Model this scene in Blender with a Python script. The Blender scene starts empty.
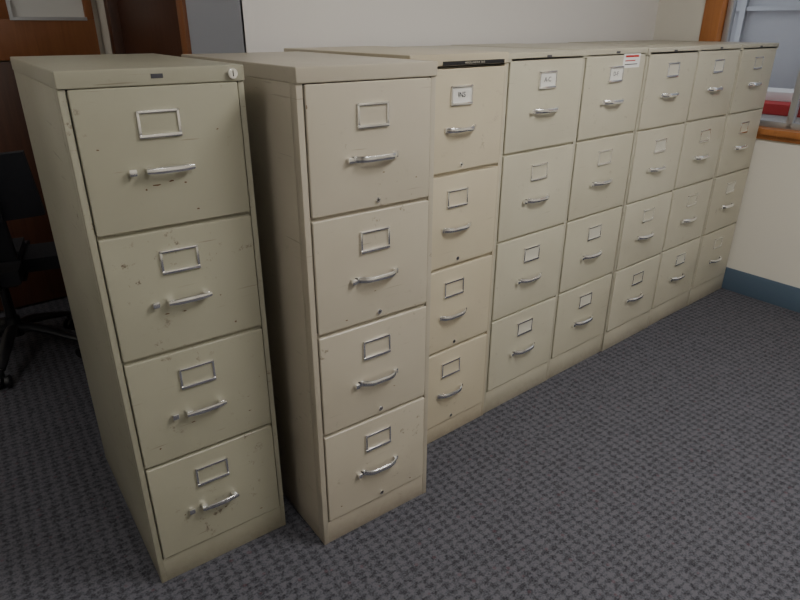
import bpy, bmesh, math, random
from mathutils import Matrix, Vector
random.seed(4)
C=bpy.context.collection
# ---------------------------------------------------------------- materials
def new_mat(name):
    m=bpy.data.materials.new(name); m.use_nodes=True
    nt=m.node_tree; b=nt.nodes['Principled BSDF']; return m,nt,b
def srgb(r,g,b):
    f=lambda c:(c/255/12.92) if c/255<=.04045 else ((c/255+.055)/1.055)**2.4
    return (f(r),f(g),f(b),1)
def simple(name,col,rough=.5,metal=0,spec=None):
    m,nt,b=new_mat(name); b.inputs['Base Color'].default_value=srgb(*col)
    b.inputs['Roughness'].default_value=rough; b.inputs['Metallic'].default_value=metal
    n=nt.nodes.new('ShaderNodeTexNoise'); n.inputs['Scale'].default_value=40
    tc=nt.nodes.new('ShaderNodeTexCoord'); nt.links.new(tc.outputs['Object'],n.inputs['Vector'])
    mr=nt.nodes.new('ShaderNodeMapRange'); mr.inputs['To Min'].default_value=max(0,rough-.06); mr.inputs['To Max'].default_value=min(1,rough+.06)
    nt.links.new(n.outputs['Fac'],mr.inputs['Value']); nt.links.new(mr.outputs['Result'],b.inputs['Roughness'])
    return m
def paint(name,col,scuff=.5,seed=0):
    m,nt,b=new_mat(name); N=nt.nodes; L=nt.links
    tc=N.new('ShaderNodeTexCoord'); mp=N.new('ShaderNodeMapping'); mp.inputs['Location'].default_value=(seed*3.1,seed*1.7,seed)
    L.new(tc.outputs['Object'],mp.inputs['Vector'])
    n1=N.new('ShaderNodeTexNoise'); n1.inputs['Scale'].default_value=3.5; n1.inputs['Detail'].default_value=5
    L.new(mp.outputs[0],n1.inputs['Vector'])
    base=N.new('ShaderNodeMix'); base.data_type='RGBA'
    c=srgb(*col); base.inputs[6].default_value=(c[0]*.84,c[1]*.82,c[2]*.79,1); base.inputs[7].default_value=tuple(min(1,v*1.08) for v in c[:3])+(1,)
    L.new(n1.outputs['Fac'],base.inputs[0])
    n2=N.new('ShaderNodeTexNoise'); n2.inputs['Scale'].default_value=34; n2.inputs['Detail'].default_value=6; n2.inputs['Roughness'].default_value=.75
    L.new(mp.outputs[0],n2.inputs['Vector'])
    cr=N.new('ShaderNodeValToRGB'); cr.color_ramp.elements[0].position=.60; cr.color_ramp.elements[1].position=.66
    cr.color_ramp.elements[0].color=(0,0,0,1); cr.color_ramp.elements[1].color=(scuff,)*3+(1,)
    L.new(n2.outputs['Fac'],cr.inputs['Fac'])
    n4=N.new('ShaderNodeTexNoise'); n4.inputs['Scale'].default_value=6; L.new(mp.outputs[0],n4.inputs['Vector'])
    pr=N.new('ShaderNodeMapRange'); pr.inputs['From Min'].default_value=.50; pr.inputs['From Max'].default_value=.64; L.new(n4.outputs['Fac'],pr.inputs['Value'])
    mm=N.new('ShaderNodeMath'); mm.operation='MULTIPLY'; L.new(cr.outputs['Color'],mm.inputs[0]); L.new(pr.outputs[0],mm.inputs[1])
    mp2=N.new('ShaderNodeMapping'); mp2.inputs['Scale'].default_value=(3,3,60); mp2.inputs['Rotation'].default_value=(0,.35,0); mp2.inputs['Location'].default_value=(seed,0,seed*2)
    L.new(tc.outputs['Object'],mp2.inputs['Vector'])
    n5=N.new('ShaderNodeTexNoise'); n5.inputs['Scale'].default_value=2.2; n5.inputs['Detail'].default_value=2; L.new(mp2.outputs[0],n5.inputs['Vector'])
    r5=N.new('ShaderNodeMapRange'); r5.inputs['From Min'].default_value=.69; r5.inputs['From Max'].default_value=.75; r5.inputs['To Max'].default_value=scuff*.55; L.new(n5.outputs['Fac'],r5.inputs['Value'])
    mxx=N.new('ShaderNodeMath'); mxx.operation='MAXIMUM'; L.new(mm.outputs[0],mxx.inputs[0]); L.new(r5.outputs[0],mxx.inputs[1])
    # noisy brown tint, fading out over the lowest few centimetres
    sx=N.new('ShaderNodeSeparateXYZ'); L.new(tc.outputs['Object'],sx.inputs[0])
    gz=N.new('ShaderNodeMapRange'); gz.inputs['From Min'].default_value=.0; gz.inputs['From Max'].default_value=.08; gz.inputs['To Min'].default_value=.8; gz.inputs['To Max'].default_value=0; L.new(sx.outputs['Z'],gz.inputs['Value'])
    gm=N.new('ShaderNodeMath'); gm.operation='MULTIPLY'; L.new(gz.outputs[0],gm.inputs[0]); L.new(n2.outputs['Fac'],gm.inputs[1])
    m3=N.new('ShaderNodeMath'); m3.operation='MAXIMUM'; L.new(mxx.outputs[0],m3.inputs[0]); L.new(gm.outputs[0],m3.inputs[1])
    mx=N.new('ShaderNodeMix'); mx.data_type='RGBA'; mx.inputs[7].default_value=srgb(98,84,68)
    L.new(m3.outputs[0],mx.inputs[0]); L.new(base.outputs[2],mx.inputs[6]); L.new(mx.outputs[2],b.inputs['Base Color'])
    b.inputs['Roughness'].default_value=.36
    n3=N.new('ShaderNodeTexNoise'); n3.inputs['Scale'].default_value=450
    L.new(tc.outputs['Object'],n3.inputs['Vector'])
    bp=N.new('ShaderNodeBump'); bp.inputs['Strength'].default_value=.04; bp.inputs['Distance'].default_value=.001
    L.new(n3.outputs['Fac'],bp.inputs['Height'])
    n6=N.new('ShaderNodeTexNoise'); n6.inputs['Scale'].default_value=5; L.new(mp.outputs[0],n6.inputs['Vector'])
    bp2=N.new('ShaderNodeBump'); bp2.inputs['Strength'].default_value=.25; bp2.inputs['Distance'].default_value=.01
    L.new(n6.outputs['Fac'],bp2.inputs['Height']); L.new(bp.outputs[0],bp2.inputs['Normal']); L.new(bp2.outputs[0],b.inputs['Normal'])
    return m
def wood(name,c1,c2,rough=.4):
    m,nt,b=new_mat(name); N=nt.nodes; L=nt.links
    tc=N.new('ShaderNodeTexCoord'); mp=N.new('ShaderNodeMapping'); mp.inputs['Scale'].default_value=(14,14,1.2)
    L.new(tc.outputs['Object'],mp.inputs['Vector'])
    n=N.new('ShaderNodeTexNoise'); n.inputs['Scale'].default_value=3; n.inputs['Detail'].default_value=6; n.inputs['Distortion'].default_value=1.2
    L.new(mp.outputs[0],n.inputs['Vector'])
    mx=N.new('ShaderNodeMix'); mx.data_type='RGBA'; mx.inputs[6].default_value=srgb(*c1); mx.inputs[7].default_value=srgb(*c2)
    L.new(n.outputs['Fac'],mx.inputs[0]); L.new(mx.outputs[2],b.inputs['Base Color']); b.inputs['Roughness'].default_value=rough
    return m
def plaster(name,col):
    m,nt,b=new_mat(name); N=nt.nodes; L=nt.links
    tc=N.new('ShaderNodeTexCoord'); n=N.new('ShaderNodeTexNoise'); n.inputs['Scale'].default_value=120; n.inputs['Detail'].default_value=3
    L.new(tc.outputs['Object'],n.inputs['Vector'])
    bp=N.new('ShaderNodeBump'); bp.inputs['Strength'].default_value=.12; bp.inputs['Distance'].default_value=.002
    L.new(n.outputs['Fac'],bp.inputs['Height']); L.new(bp.outputs[0],b.inputs['Normal'])
    b.inputs['Base Color'].default_value=srgb(*col); b.inputs['Roughness'].default_value=.75
    return m
def carpet():
    m,nt,b=new_mat('carpet_loop'); N=nt.nodes; L=nt.links
    tc=N.new('ShaderNodeTexCoord')
    def wave(rot,sc,dist):
        q=N.new('ShaderNodeMapping'); q.inputs['Rotation'].default_value=(0,0,rot); L.new(tc.outputs['Object'],q.inputs['Vector'])
        w=N.new('ShaderNodeTexWave'); w.wave_type='BANDS'; w.bands_direction='X'; w.inputs['Scale'].default_value=sc
        w.inputs['Distortion'].default_value=dist; w.inputs['Detail'].default_value=2; w.inputs['Detail Scale'].default_value=5
        L.new(q.outputs[0],w.inputs['Vector']); return w
    w1=wave(math.radians(5),9,4.6); w2=wave(math.radians(95),13,4.6)
    mul=N.new('ShaderNodeMath'); mul.operation='ADD'; L.new(w1.outputs['Fac'],mul.inputs[0]); L.new(w2.outputs['Fac'],mul.inputs[1])
    fn=N.new('ShaderNodeTexNoise'); fn.inputs['Scale'].default_value=190; fn.inputs['Detail'].default_value=3; L.new(tc.outputs['Object'],fn.inputs['Vector'])
    ad=N.new('ShaderNodeMath'); ad.operation='MULTIPLY_ADD'; ad.inputs[1].default_value=.26; L.new(mul.outputs[0],ad.inputs[0])
    fm=N.new('ShaderNodeMath'); fm.operation='MULTIPLY'; fm.inputs[1].default_value=1.1; L.new(fn.outputs['Fac'],fm.inputs[0]); L.new(fm.outputs[0],ad.inputs[2])
    cr=N.new('ShaderNodeValToRGB'); e=cr.color_ramp.elements
    e[0].position=.42; e[0].color=srgb(43,43,49); e[1].position=1.0; e[1].color=srgb(94,94,101)
    L.new(ad.outputs[0],cr.inputs['Fac'])
    v=N.new('ShaderNodeTexVoronoi'); v.inputs['Scale'].default_value=22; L.new(tc.outputs['Object'],v.inputs['Vector'])
    lt=N.new('ShaderNodeMath'); lt.operation='LESS_THAN'; lt.inputs[1].default_value=.13; L.new(v.outputs['Distance'],lt.inputs[0])
    k=N.new('ShaderNodeMath'); k.operation='MULTIPLY'; k.inputs[1].default_value=.35; L.new(lt.outputs[0],k.inputs[0])
    mx=N.new('ShaderNodeMix'); mx.data_type='RGBA'; mx.inputs[7].default_value=srgb(96,62,70)
    L.new(k.outputs[0],mx.inputs[0]); L.new(cr.outputs['Color'],mx.inputs[6]); L.new(mx.outputs[2],b.inputs['Base Color'])
    bp=N.new('ShaderNodeBump'); bp.inputs['Strength'].default_value=.5; bp.inputs['Distance'].default_value=.006
    L.new(ad.outputs[0],bp.inputs['Height']); L.new(bp.outputs[0],b.inputs['Normal'])
    b.inputs['Roughness'].default_value=.95; b.inputs['Specular IOR Level'].default_value=.15
    return m
M_chrome=simple('polished_chrome',(252,252,252),.19,1)
M_black=simple('black_plastic',(26,26,30),.42)
M_fabric=simple('black_fabric',(24,25,32),.9)
M_dark=simple('dark_gap',(52,47,41),.8)
M_paper=simple('paper',(225,225,222),.8)
M_card=simple('white_card',(212,211,205),.8)
M_cardo=simple('aged_card',(190,187,174),.8)
M_ink=simple('ink',(66,66,72),.7)
M_rust=simple('rust_mark',(98,70,46),.9)
M_red=simple('red_print',(170,40,40),.6)
M_wall=plaster('wall_paint_white',(216,213,210)); M_wallw=plaster('wall_paint_cream',(216,212,201)); M_wallg=plaster('wall_paint_grey',(176,180,190))
M_wood=wood('oak_trim',(150,92,48),(186,122,68)); M_woodd=wood('dark_walnut',(58,34,24),(92,58,42)); M_woodm=wood('door_wood',(124,78,48),(160,104,66))
M_base=simple('vinyl_baseboard_blue',(82,100,118),.5)
M_alu=simple('aluminium',(190,192,195),.4,.8)
M_carpet=carpet(); M_ceil=plaster('ceiling_tile',(225,225,222))
def emis(name,col,s):
    m,nt,b=new_mat(name); b.inputs['Base Color'].default_value=srgb(*col)
    b.inputs['Emission Color'].default_value=srgb(*col); b.inputs['Emission Strength'].default_value=s; return m
# ---------------------------------------------------------------- mesh helpers
class Bld:
    def __init__(s): s.bm=bmesh.new(); s.mats=[]
    def mi(s,m):
        if m not in s.mats: s.mats.append(m)
        return s.mats.index(m)
    def box(s,x0,x1,y0,y1,z0,z1,m,bev=0,seg=2):
        t=bmesh.new(); bmesh.ops.create_cube(t,size=1)
        for v in t.verts: v.co=Vector(((x0+x1)/2+v.co.x*(x1-x0),(y0+y1)/2+v.co.y*(y1-y0),(z0+z1)/2+v.co.z*(z1-z0)))
        if bev>0: bmesh.ops.bevel(t,geom=t.edges[:],offset=bev,segments=seg,profile=.6,affect='EDGES')
        s.merge(t,m)
    def merge(s,t,m,mat=None):
        if mat is not None: bmesh.ops.transform(t,matrix=mat,verts=t.verts)
        i=s.mi(m); me=bpy.data.meshes.new('t')
        for f in t.faces: f.material_index=i; f.smooth=True
        t.to_mesh(me); t.free(); s.bm.from_mesh(me); bpy.data.meshes.remove(me)
    def cyl(s,p0,p1,r0,r1,m,n=20,bev=0):
        t=bmesh.new(); p0=Vector(p0);p1=Vector(p1); d=p1-p0
        bmesh.ops.create_cone(t,cap_ends=True,segments=n,radius1=r0,radius2=r1,depth=d.length)
        if bev: bmesh.ops.bevel(t,geom=[e for e in t.edges if len(e.link_faces)==2 and any(len(f.verts)>4 for f in e.link_faces)],offset=bev,segments=2,affect='EDGES')
        q=Vector((0,0,1)).rotation_difference(d.normalized()).to_matrix().to_4x4()
        s.merge(t,m,Matrix.Translation((p0+p1)/2)@q)
    def blot(s,cx,cz,rx,rz,y,m,n=14):
        t=bmesh.new(); vs=[]
        for k in range(n):
            a=2*math.pi*k/n; q=random.uniform(.45,1.0); vs.append(t.verts.new((cx+rx*q*math.cos(a),y,cz+rz*q*math.sin(a))))
        t.faces.new(vs); s.merge(t,m)
    def sweep(s,pts,radii,m,n=10,up=(0,0,1)):
        t=bmesh.new(); rings=[]; P=[Vector(p) for p in pts]; U=Vector(up)
        for i,p in enumerate(P):
            d=(P[min(i+1,len(P)-1)]-P[max(i-1,0)]).normalized(); c=d.cross(U).normalized(); uu=c.cross(d).normalized()
            a,bb=radii[i]
            rings.append([t.verts.new(p+uu*a*math.cos(2*math.pi*k/n)+c*bb*math.sin(2*math.pi*k/n)) for k in range(n)])
        for i in range(len(rings)-1):
            for k in range(n): t.faces.new((rings[i][k],rings[i][(k+1)%n],rings[i+1][(k+1)%n],rings[i+1][k]))
        t.faces.new(rings[0][::-1]); t.faces.new(rings[-1]); bmesh.ops.recalc_face_normals(t,faces=t.faces)
        s.merge(t,m)
    def obj(s,name,parent=None,loc=(0,0,0),rz=0,sharp=35):
        me=bpy.data.meshes.new(name); s.bm.to_mesh(me); s.bm.free()
        for m in s.mats: me.materials.append(m)
        try: me.set_sharp_from_angle(angle=math.radians(sharp))
        except Exception: pass
        o=bpy.data.objects.new(name,me); C.objects.link(o); o.location=loc; o.rotation_euler=(0,0,rz)
        if parent: o.parent=parent
        return o
def empty(name,loc,rz=0):
    o=bpy.data.objects.new(name,None); C.objects.link(o); o.location=loc; o.rotation_euler=(0,0,rz); o.empty_display_size=.1; return o
def text(body,size,loc,parent,m,name='label_text'):
    cu=bpy.data.curves.new(name,'FONT'); cu.body=body; cu.size=size; cu.align_x='CENTER'; cu.align_y='CENTER'; cu.extrude=.0002
    cu.materials.append(m); o=bpy.data.objects.new(name,cu); C.objects.link(o); o.parent=parent; o.location=loc; o.rotation_euler=(math.pi/2,0,0)
# ---------------------------------------------------------------- filing cabinet
def cabinet(x,y,rz,w,d,H,col,seed,style,bottoms,dh,stile=.010,lid=.03,scuff=.5,labels=None,locks=False,lidlock=False,tape=False,logo=True,sticker=False,off=0,marks=()):
    P=empty('filing_cabinet',(x,y,0),rz); m=paint('cabinet_enamel_%d'%seed,col,scuff,seed)
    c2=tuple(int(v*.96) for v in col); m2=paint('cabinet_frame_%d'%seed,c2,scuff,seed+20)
    b=Bld()
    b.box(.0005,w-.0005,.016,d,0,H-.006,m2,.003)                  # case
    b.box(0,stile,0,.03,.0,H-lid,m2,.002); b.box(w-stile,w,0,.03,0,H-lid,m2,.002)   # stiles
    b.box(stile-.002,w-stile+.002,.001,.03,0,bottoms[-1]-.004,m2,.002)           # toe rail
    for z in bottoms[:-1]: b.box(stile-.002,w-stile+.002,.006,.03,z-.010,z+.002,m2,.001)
    b.box(-.0012,w+.0012,-.005,d+.001,H-lid,H,m2,.004,3)          # lid with front lip
    b.box(.01,w-.01,.001,.02,H-lid-.004,H-lid+.004,M_dark)
    b.obj('cabinet_case',P)
    for i,z in enumerate(bottoms):
        b=Bld(); b.box(stile+.0025,w-stile-.0025,-.005,.014,z,z+dh,m,.0045,3)
        b.obj('drawer_front_%d'%(i+1),P)
        top=z+dh; cx=w/2+off; zp=top-.074; zh=top-(.168 if style=='bar' else .173); f=-.005
        b=Bld(); pw,ph=.044,.028
        lab=labels[i] if labels else None
        b.box(cx-pw+.004,cx+pw-.004,f-.0015,f,zp-ph+.004,zp+ph-.004,(M_card if lab.strip() else M_cardo) if lab else m,0)
        b.box(cx-pw,cx+pw,f-.005,f,zp+ph-.006,zp+ph,M_chrome,.0015); b.box(cx-pw,cx+pw,f-.006,f,zp-ph,zp-ph+.008,M_chrome,.0018)
        b.box(cx-pw,cx-pw+.006,f-.005,f,zp-ph,zp+ph,M_chrome,.0015); b.box(cx+pw-.006,cx+pw,f-.005,f,zp-ph,zp+ph,M_chrome,.0015)
        b.obj('label_holder_%d'%(i+1),P)
        if lab and lab.strip(): text(lab,.021,(cx,f-.0022,zp+.001),P,M_ink)
        b=Bld()
        if style=='bar':
            hx=cx+.006; hw=.044
            b.box(hx-hw-.006,hx-hw+.010,f-.018,f,zh-.006,zh+.007,M_chrome,.003)
            b.box(hx+hw-.010,hx+hw+.004,f-.018,f,zh-.006,zh+.007,M_chrome,.003)
            n=12; pts=[];rad=[]
            for k in range(n+1):
                t=k/n*2-1; pts.append((hx+t*(hw+.006),f-.020-.005*(1-t*t),zh+.001)); rad.append((.0075-.002*abs(t)**3,.0035))
            b.sweep(pts,rad,M_chrome)
            b.cyl((hx-hw-.032,f,zh),(hx-hw-.032,f-.010,zh),.007,.006,M_chrome,16)
            b.box(hx-hw-.040,hx-hw-.024,f-.014,f-.008,zh-.007,zh+.008,M_chrome,.003)
        else:
            hx=cx+(.006 if style=='latch' else 0); hw=.056; n=20; pts=[];rad=[]
            for k in range(n+1):
                t=k/n*2-1; a=abs(t)
                pts.append((hx+t*hw,f-.004-.018*(1-a**4),zh+.003)); rad.append((.0074+.002*a**3,.0046))
            b.sweep(pts,rad,M_chrome)
            b.box(hx-hw-.008,hx-hw+.008,f-.006,f,zh-.005,zh+.011,M_chrome,.003)
            b.box(hx+hw-.008,hx+hw+.008,f-.006,f,zh-.005,zh+.011,M_chrome,.003)
            if style=='latch':
                b.box(hx-hw-.012,hx-hw-.008,f-.008,f,zh-.003,zh+.010,M_black,.001)
                b.box(hx-hw-.026,hx-hw-.011,f-.013,f,zh-.004,zh+.010,M_chrome,.004)
        b.obj('drawer_handle_%d'%(i+1),P)
        if locks:
            b=Bld(); b.cyl((cx+.01,f+.002,z+.018),(cx+.01,f-.004,z+.018),.0075,.0065,M_chrome,20)
            b.cyl((cx+.01,f-.003,z+.018),(cx+.01,f-.0045,z+.018),.003,.003,M_dark,12); b.obj('lock_%d'%(i+1),P)
    b=Bld()
    if lidlock:
        b.cyl((w-.028,.0,H-lid/2),(w-.028,-.014,H-lid/2),.0115,.0105,M_chrome,24,.001); b.box(w-.0292,w-.0268,-.0146,-.012,H-lid/2-.006,H-lid/2+.006,M_dark)
    if logo: b.box(w/2-.012,w/2+.012,-.0060,-.004,H-lid*.60,H-lid*.34,M_ink,.0004)
    if tape:
        b.box(.12,w-.02,-.0062,-.004,H-lid*.96,H-lid*.62,M_black)
    if sticker:
        b.box(w*.60,w*.88,f-.0008,f,bottoms[0]+dh-.055,bottoms[0]+dh-.006,M_paper); b.box(w*.63,w*.85,f-.0012,f,bottoms[0]+dh-.018,bottoms[0]+dh-.011,M_red)
        b.box(w*.63,w*.80,f-.0012,f,bottoms[0]+dh-.032,bottoms[0]+dh-.028,M_red); b.box(w*.63,w*.84,f-.0012,f,bottoms[0]+dh-.044,bottoms[0]+dh-.041,M_ink)
    if len(b.bm.verts): b.obj('badge',P)
    if marks:
        b=Bld()
        for (mx_,mz,rx,rz_) in marks: b.blot(mx_,mz,rx,rz_,-.0053,M_rust)
        b.obj('rust_marks',P)
    if tape: text('MISCELLANEOUS  FILES',.008,(w/2+.05,-.0068,H-lid*.79),P,M_cardo,'tape_text')
    return P
W=.4018
bA=[.992,.690,.386,.083]; bR=[1.013,.709,.405,.101]
mk1=[(.155,1.085,.012,.0025),(.185,1.090,.007,.002),(.215,1.083,.004,.002),(.130,1.078,.003,.003),(.235,1.02,.004,.0025),(.05,1.17,.003,.002),(.30,1.19,.003,.002),
     (.26,.80,.003,.002),(.13,.785,.007,.002),(.17,.782,.006,.002),(.29,.72,.003,.003),(.15,.475,.006,.002),(.30,.45,.004,.002),(.06,.43,.003,.003),(.2,.17,.005,.002),(.09,.2,.003,.002),(.30,.11,.005,.002)]
mk2=[(.02,1.24,.002,.006),(.22,1.075,.004,.0015),(.32,1.05,.003,.002),(.19,.77,.004,.0015),(.10,.71,.004,.002),(.25,.46,.004,.0015),(.06,.12,.004,.002),(.31,.10,.005,.002)]
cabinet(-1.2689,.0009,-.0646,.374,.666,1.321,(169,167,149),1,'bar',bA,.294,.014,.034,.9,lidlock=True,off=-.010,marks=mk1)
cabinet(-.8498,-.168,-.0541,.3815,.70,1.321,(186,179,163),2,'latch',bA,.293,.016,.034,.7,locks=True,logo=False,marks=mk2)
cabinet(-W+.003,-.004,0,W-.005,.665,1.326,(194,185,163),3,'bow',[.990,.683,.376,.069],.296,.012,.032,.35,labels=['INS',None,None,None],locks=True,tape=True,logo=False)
labs=[['A-C',None,' ',' '],['D-F',None,' ',' '],[' ',' ',None,None],[' ',None,None,' '],[None,None,' ',None]]
cols=[(190,186,168),(187,183,165),(189,185,168),(187,183,166),(183,179,162)]
for k in range(5):
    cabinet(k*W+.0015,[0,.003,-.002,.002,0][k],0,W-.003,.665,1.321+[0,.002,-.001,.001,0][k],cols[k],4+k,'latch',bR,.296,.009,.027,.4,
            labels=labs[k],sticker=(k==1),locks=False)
# ---------------------------------------------------------------- room shell
CH=2.6
b=Bld(); b.box(-3.9,2.4,-3.6,2.42,-.1,0,M_carpet); b.obj('floor')
b=Bld(); b.box(-3.9,2.4,-3.6,2.42,CH,CH+.1,M_ceil); b.obj('ceiling')
b=Bld(); b.box(-.527,2.3,.70,.82,0,CH,M_wall); b.obj('wall_back')
b=Bld(); b.box(-.527,-.42,.82,1.17,0,CH,M_wallg); b.box(-.5275,-.52,.70,.8205,0,CH,M_wallg); b.box(-.527,-.42,2.10,2.30,0,CH,M_wallw); b.box(-.527,-.42,1.17,2.10,2.12,CH,M_wallg); b.obj('wall_passage')
b=Bld(); b.box(-3.9,-.42,2.30,2.42,0,CH,M_wallw); b.obj('wall_far')
b=Bld(); b.box(-3.9,-3.8,-3.6,2.3,0,CH,M_wallw); b.obj('wall_left')
b=Bld(); b.box(-3.8,2.3,-3.7,-3.6,0,CH,M_wallw); b.obj('wall_front')
aR=-math.atan(.052)
wy0,wy1,wz0,wz1=-1.5,.40,.90,2.15
b=Bld(); b.box(0,.12,-3.7,.72,0,wz0,M_wallw); b.box(0,.12,-3.7,.72,wz1,CH,M_wallw); b.box(0,.12,wy1,.72,wz0,wz1,M_wallw); b.box(0,.12,-3.7,wy0,wz0,wz1,M_wallw)
b.obj('wall_right',loc=(2.02,0,0),rz=aR)
Wn=empty('window_1',(2.02,0,0),aR)
b=Bld(); fw=.075
b.box(-.008,.11,wy1-fw,wy1+.02,wz0,wz1+.02,M_wood,.004); b.box(-.008,.11,wy0-.02,wy0+fw,wz0,wz1+.02,M_wood,.004)
b.box(-.008,.11,wy0,wy1,wz1-fw+.02,wz1+.02,M_wood,.004); b.box(-.010,.11,wy0-.03,wy1+.03,wz0-.045,wz0+.012,M_wood,.004)
b.box(-.03,.0,wy0-.03,-.02,wz0-.02,wz0+.012,M_wood,.005)
b.obj('wood_frame',Wn)
b=Bld()
for yy in (wy1-fw-.02,-.12,-.62): b.box(.04,.075,yy-.016,yy+.016,wz0+.01,wz1-.05,M_alu,.003)
b.box(.04,.075,wy0+fw,wy1-fw,wz0+.012,wz0+.045,M_alu,.003); b.box(.04,.075,wy0+fw,wy1-fw,1.62,1.645,M_alu,.003)
b.obj('metal_sash',Wn)
g,nt,pb=new_mat('window_glass'); pb.inputs['Transmission Weight'].default_value=1; pb.inputs['Roughness'].default_value=0; pb.inputs['IOR'].default_value=1.05
b=Bld(); b.box(.055,.058,wy0+fw,wy1-fw,wz0+.04,wz1-.06,g); b.obj('glass_pane',Wn)
# corridor behind the window
M_out=plaster('corridor_paint',(190,192,196))
b=Bld(); b.box(3.9,4.0,-3,4,0,CH,M_out); b.obj('wall_corridor')
b=Bld(); b.box(2.4,4.0,-3.7,4,-.1,0,M_base); b.obj('floor_corridor')
S=empty('corridor_counter',(3.3,.9,0))
b=Bld(); b.box(-.25,.25,-1.6,1.2,.0,.86,M_paper,.01); b.box(-.28,.28,-1.63,1.23,.86,.93,M_red,.008); b.box(-.1,.2,-1.5,1.1,.93,.99,M_paper,.005); b.obj('counter_body',S)
b=Bld()
for k in range(7): b.box(3.86,3.899,-1.2+k*.55,-1.16+k*.55,0,CH,M_alu)
for z in (.9,1.5,2.1): b.box(3.87,3.898,-1.4,2.4,z,z+.03,M_alu)
b.obj('corridor_partition')
# baseboards
b=Bld(); b.box(-.010,0,-3.6,.68,0,.13,M_base,.003); b.obj('baseboard_right',loc=(2.02,0,0),rz=aR)
b=Bld(); b.box(-.539,-.5275,.70,1.15,0,.13,M_base,.003); b.obj('baseboard_passage')
b=Bld(); b.box(-3.8,-1.62,2.288,2.30,0,.13,M_base,.003); b.obj('baseboard_far')
# dark door in passage wall
D=empty('door_1',(-.527,0,0))
b=Bld(); b.box(.03,.07,1.21,2.06,.01,2.08,M_woodd,.003); b.obj('door_slab',D)
b=Bld(); b.box(-.015,.107,1.15,1.21,0,2.14,M_woodm,.004); b.box(-.015,.107,2.06,2.12,0,2.14,M_woodd,.004); b.box(-.015,.107,1.15,2.12,2.08,2.14,M_woodd,.004); b.obj('door_frame',D)
b=Bld(); b.cyl((.03,1.28,1.0),(-.02,1.28,1.0),.012,.012,M_chrome); b.cyl((-.02,1.28,1.0),(-.05,1.28,1.0),.026,.022,M_chrome,20,.004); b.obj('door_knob',D)
# wood door on far wall
D=empty('door_2',(0,2.30,0))
b=Bld(); b.box(-1.42,-.56,-.045,-.004,1.24,1.42,M_woodm,.003); b.box(-1.42,-.56,-.038,-.004,.01,1.235,M_woodd,.003); b.box(-1.42,-.93,-.045,-.004,1.42,2.1,M_woodm,.003); b.box(-.60,-.56,-.045,-.004,1.42,2.1,M_woodm,.003); b.box(-.93,-.6,-.045,-.004,1.95,2.1,M_woodm,.003); b.obj('door_slab',D)
b=Bld(); b.box(-.93,-.60,-.03,-.012,1.42,1.95,M_paper); b.box(-.935,-.595,-.05,-.04,1.415,1.43,M_alu); b.box(-.935,-.92,-.05,-.04,1.43,1.95,M_alu); b.obj('lite_panel',D)
b=Bld(); b.box(-1.50,-1.42,-.05,-.001,0,2.16,M_woodd,.003); b.box(-1.5,-.54,-.05,-.001,2.1,2.16,M_woodd,.003); b.obj('door_frame',D)
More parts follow.
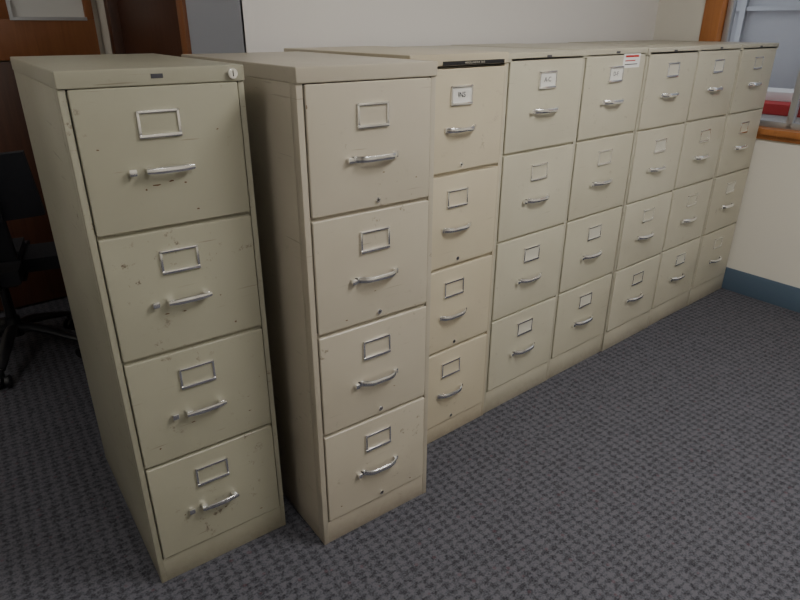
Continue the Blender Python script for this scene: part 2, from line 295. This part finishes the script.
# ---------------------------------------------------------------- office chair
def chair(x,y,rz):
    P=empty('office_chair',(x,y,0),rz)
    b=Bld()
    for k in range(5):
        a=2*math.pi*k/5+.5; c,s=math.cos(a),math.sin(a)
        pts=[(c*r,s*r,z) for r,z in ((.02,.15),(.10,.145),(.20,.115),(.29,.085))]
        b.sweep(pts,[(.022,.03),(.02,.026),(.016,.022),(.012,.018)],M_black)
        b.cyl((c*.29,s*.29,.05),(c*.29,s*.29,.09),.009,.009,M_black,10)
        px,py=-s,c
        for sg in (-1,1):
            q=(c*.29+px*.016*sg,s*.29+py*.016*sg,.0275); b.cyl((q[0]-px*.009,q[1]-py*.009,q[2]),(q[0]+px*.009,q[1]+py*.009,q[2]),.0275,.0275,M_black,20,.004)
    b.cyl((0,0,.11),(0,0,.20),.035,.03,M_black); b.cyl((0,0,.20),(0,0,.38),.022,.018,M_black); b.box(-.12,.12,-.08,.08,.375,.415,M_black,.01)
    b.obj('star_base',P)
    b=Bld(); t=bmesh.new(); bmesh.ops.create_cube(t,size=1)
    bmesh.ops.bevel(t,geom=t.edges[:],offset=.28,segments=6,affect='EDGES')
    for v in t.verts:
        v.co=Vector((v.co.x*.50,v.co.y*.50,v.co.z*.13+.46)); 
        if v.co.x>.18: v.co.z-=(v.co.x-.18)*.3
    b.merge(t,M_fabric); b.obj('seat',P)
    b=Bld(); t=bmesh.new(); bmesh.ops.create_cube(t,size=1)
    bmesh.ops.bevel(t,geom=t.edges[:],offset=.28,segments=6,affect='EDGES')
    for v in t.verts:
        yy=v.co.y; zz=v.co.z
        v.co=Vector((v.co.x*.10-.27-(zz)*.07+abs(yy)**2*.18,yy*(.48-.10*zz),zz*.58+.83))
    b.merge(t,M_fabric); b.obj('backrest',P)
    b=Bld(); b.sweep([(-.05,0,.40),(-.20,0,.40),(-.29,0,.45),(-.31,0,.62),(-.31,0,.78)],[(.012,.03)]*5,M_black,up=(.3,0,1)); b.obj('back_bracket',P)
chair(-1.30,1.68,math.radians(75))
# ---------------------------------------------------------------- ceiling lights
def troffer(x,y,s,lx=.6,ly=1.2,col=(255,251,245)):
    P=empty('ceiling_light',(x,y,CH))
    b=Bld(); b.box(-lx/2,lx/2,-ly/2,-ly/2+.03,-.03,0,M_ceil); b.box(-lx/2,lx/2,ly/2-.03,ly/2,-.03,0,M_ceil); b.box(-lx/2,-lx/2+.03,-ly/2,ly/2,-.03,0,M_ceil); b.box(lx/2-.03,lx/2,-ly/2,ly/2,-.03,0,M_ceil); b.obj('fixture_frame',P)
    b=Bld(); b.box(-lx/2+.03,lx/2-.03,-ly/2+.03,ly/2-.03,-.02,-.003,emis('diffuser_%.1f_%.1f'%(x,y),col,s)); b.obj('diffuser',P)
troffer(.3,-1.5,27); troffer(-1.0,-2.2,11); troffer(-2.9,-.4,6.5); troffer(-1.9,1.4,3.5)  # last one, unseen in the alcove, is added to brighten the far wall
w=bpy.data.worlds.new('sky'); bpy.context.scene.world=w; w.use_nodes=True
w.node_tree.nodes['Background'].inputs[0].default_value=(.78,.83,.92,1); w.node_tree.nodes['Background'].inputs[1].default_value=1.3
# ---------------------------------------------------------------- camera
p=[-1.5513,-1.359,1.4025,.6919,.4204,.0022,617.5]
yaw,pit,rol=p[3:6]
f=Vector((math.sin(yaw)*math.cos(pit),math.cos(yaw)*math.cos(pit),-math.sin(pit))); r=Vector((math.cos(yaw),-math.sin(yaw),0)); u=r.cross(f)
c,s=math.cos(rol),math.sin(rol); r2=c*r+s*u; u2=-s*r+c*u
cam=bpy.data.cameras.new('camera'); co=bpy.data.objects.new('camera',cam); C.objects.link(co)
co.matrix_world=Matrix(((r2.x,u2.x,-f.x,p[0]),(r2.y,u2.y,-f.y,p[1]),(r2.z,u2.z,-f.z,p[2]),(0,0,0,1)))
cam.sensor_width=36; cam.lens=36*p[6]/800; cam.clip_start=.05
bpy.context.scene.camera=co
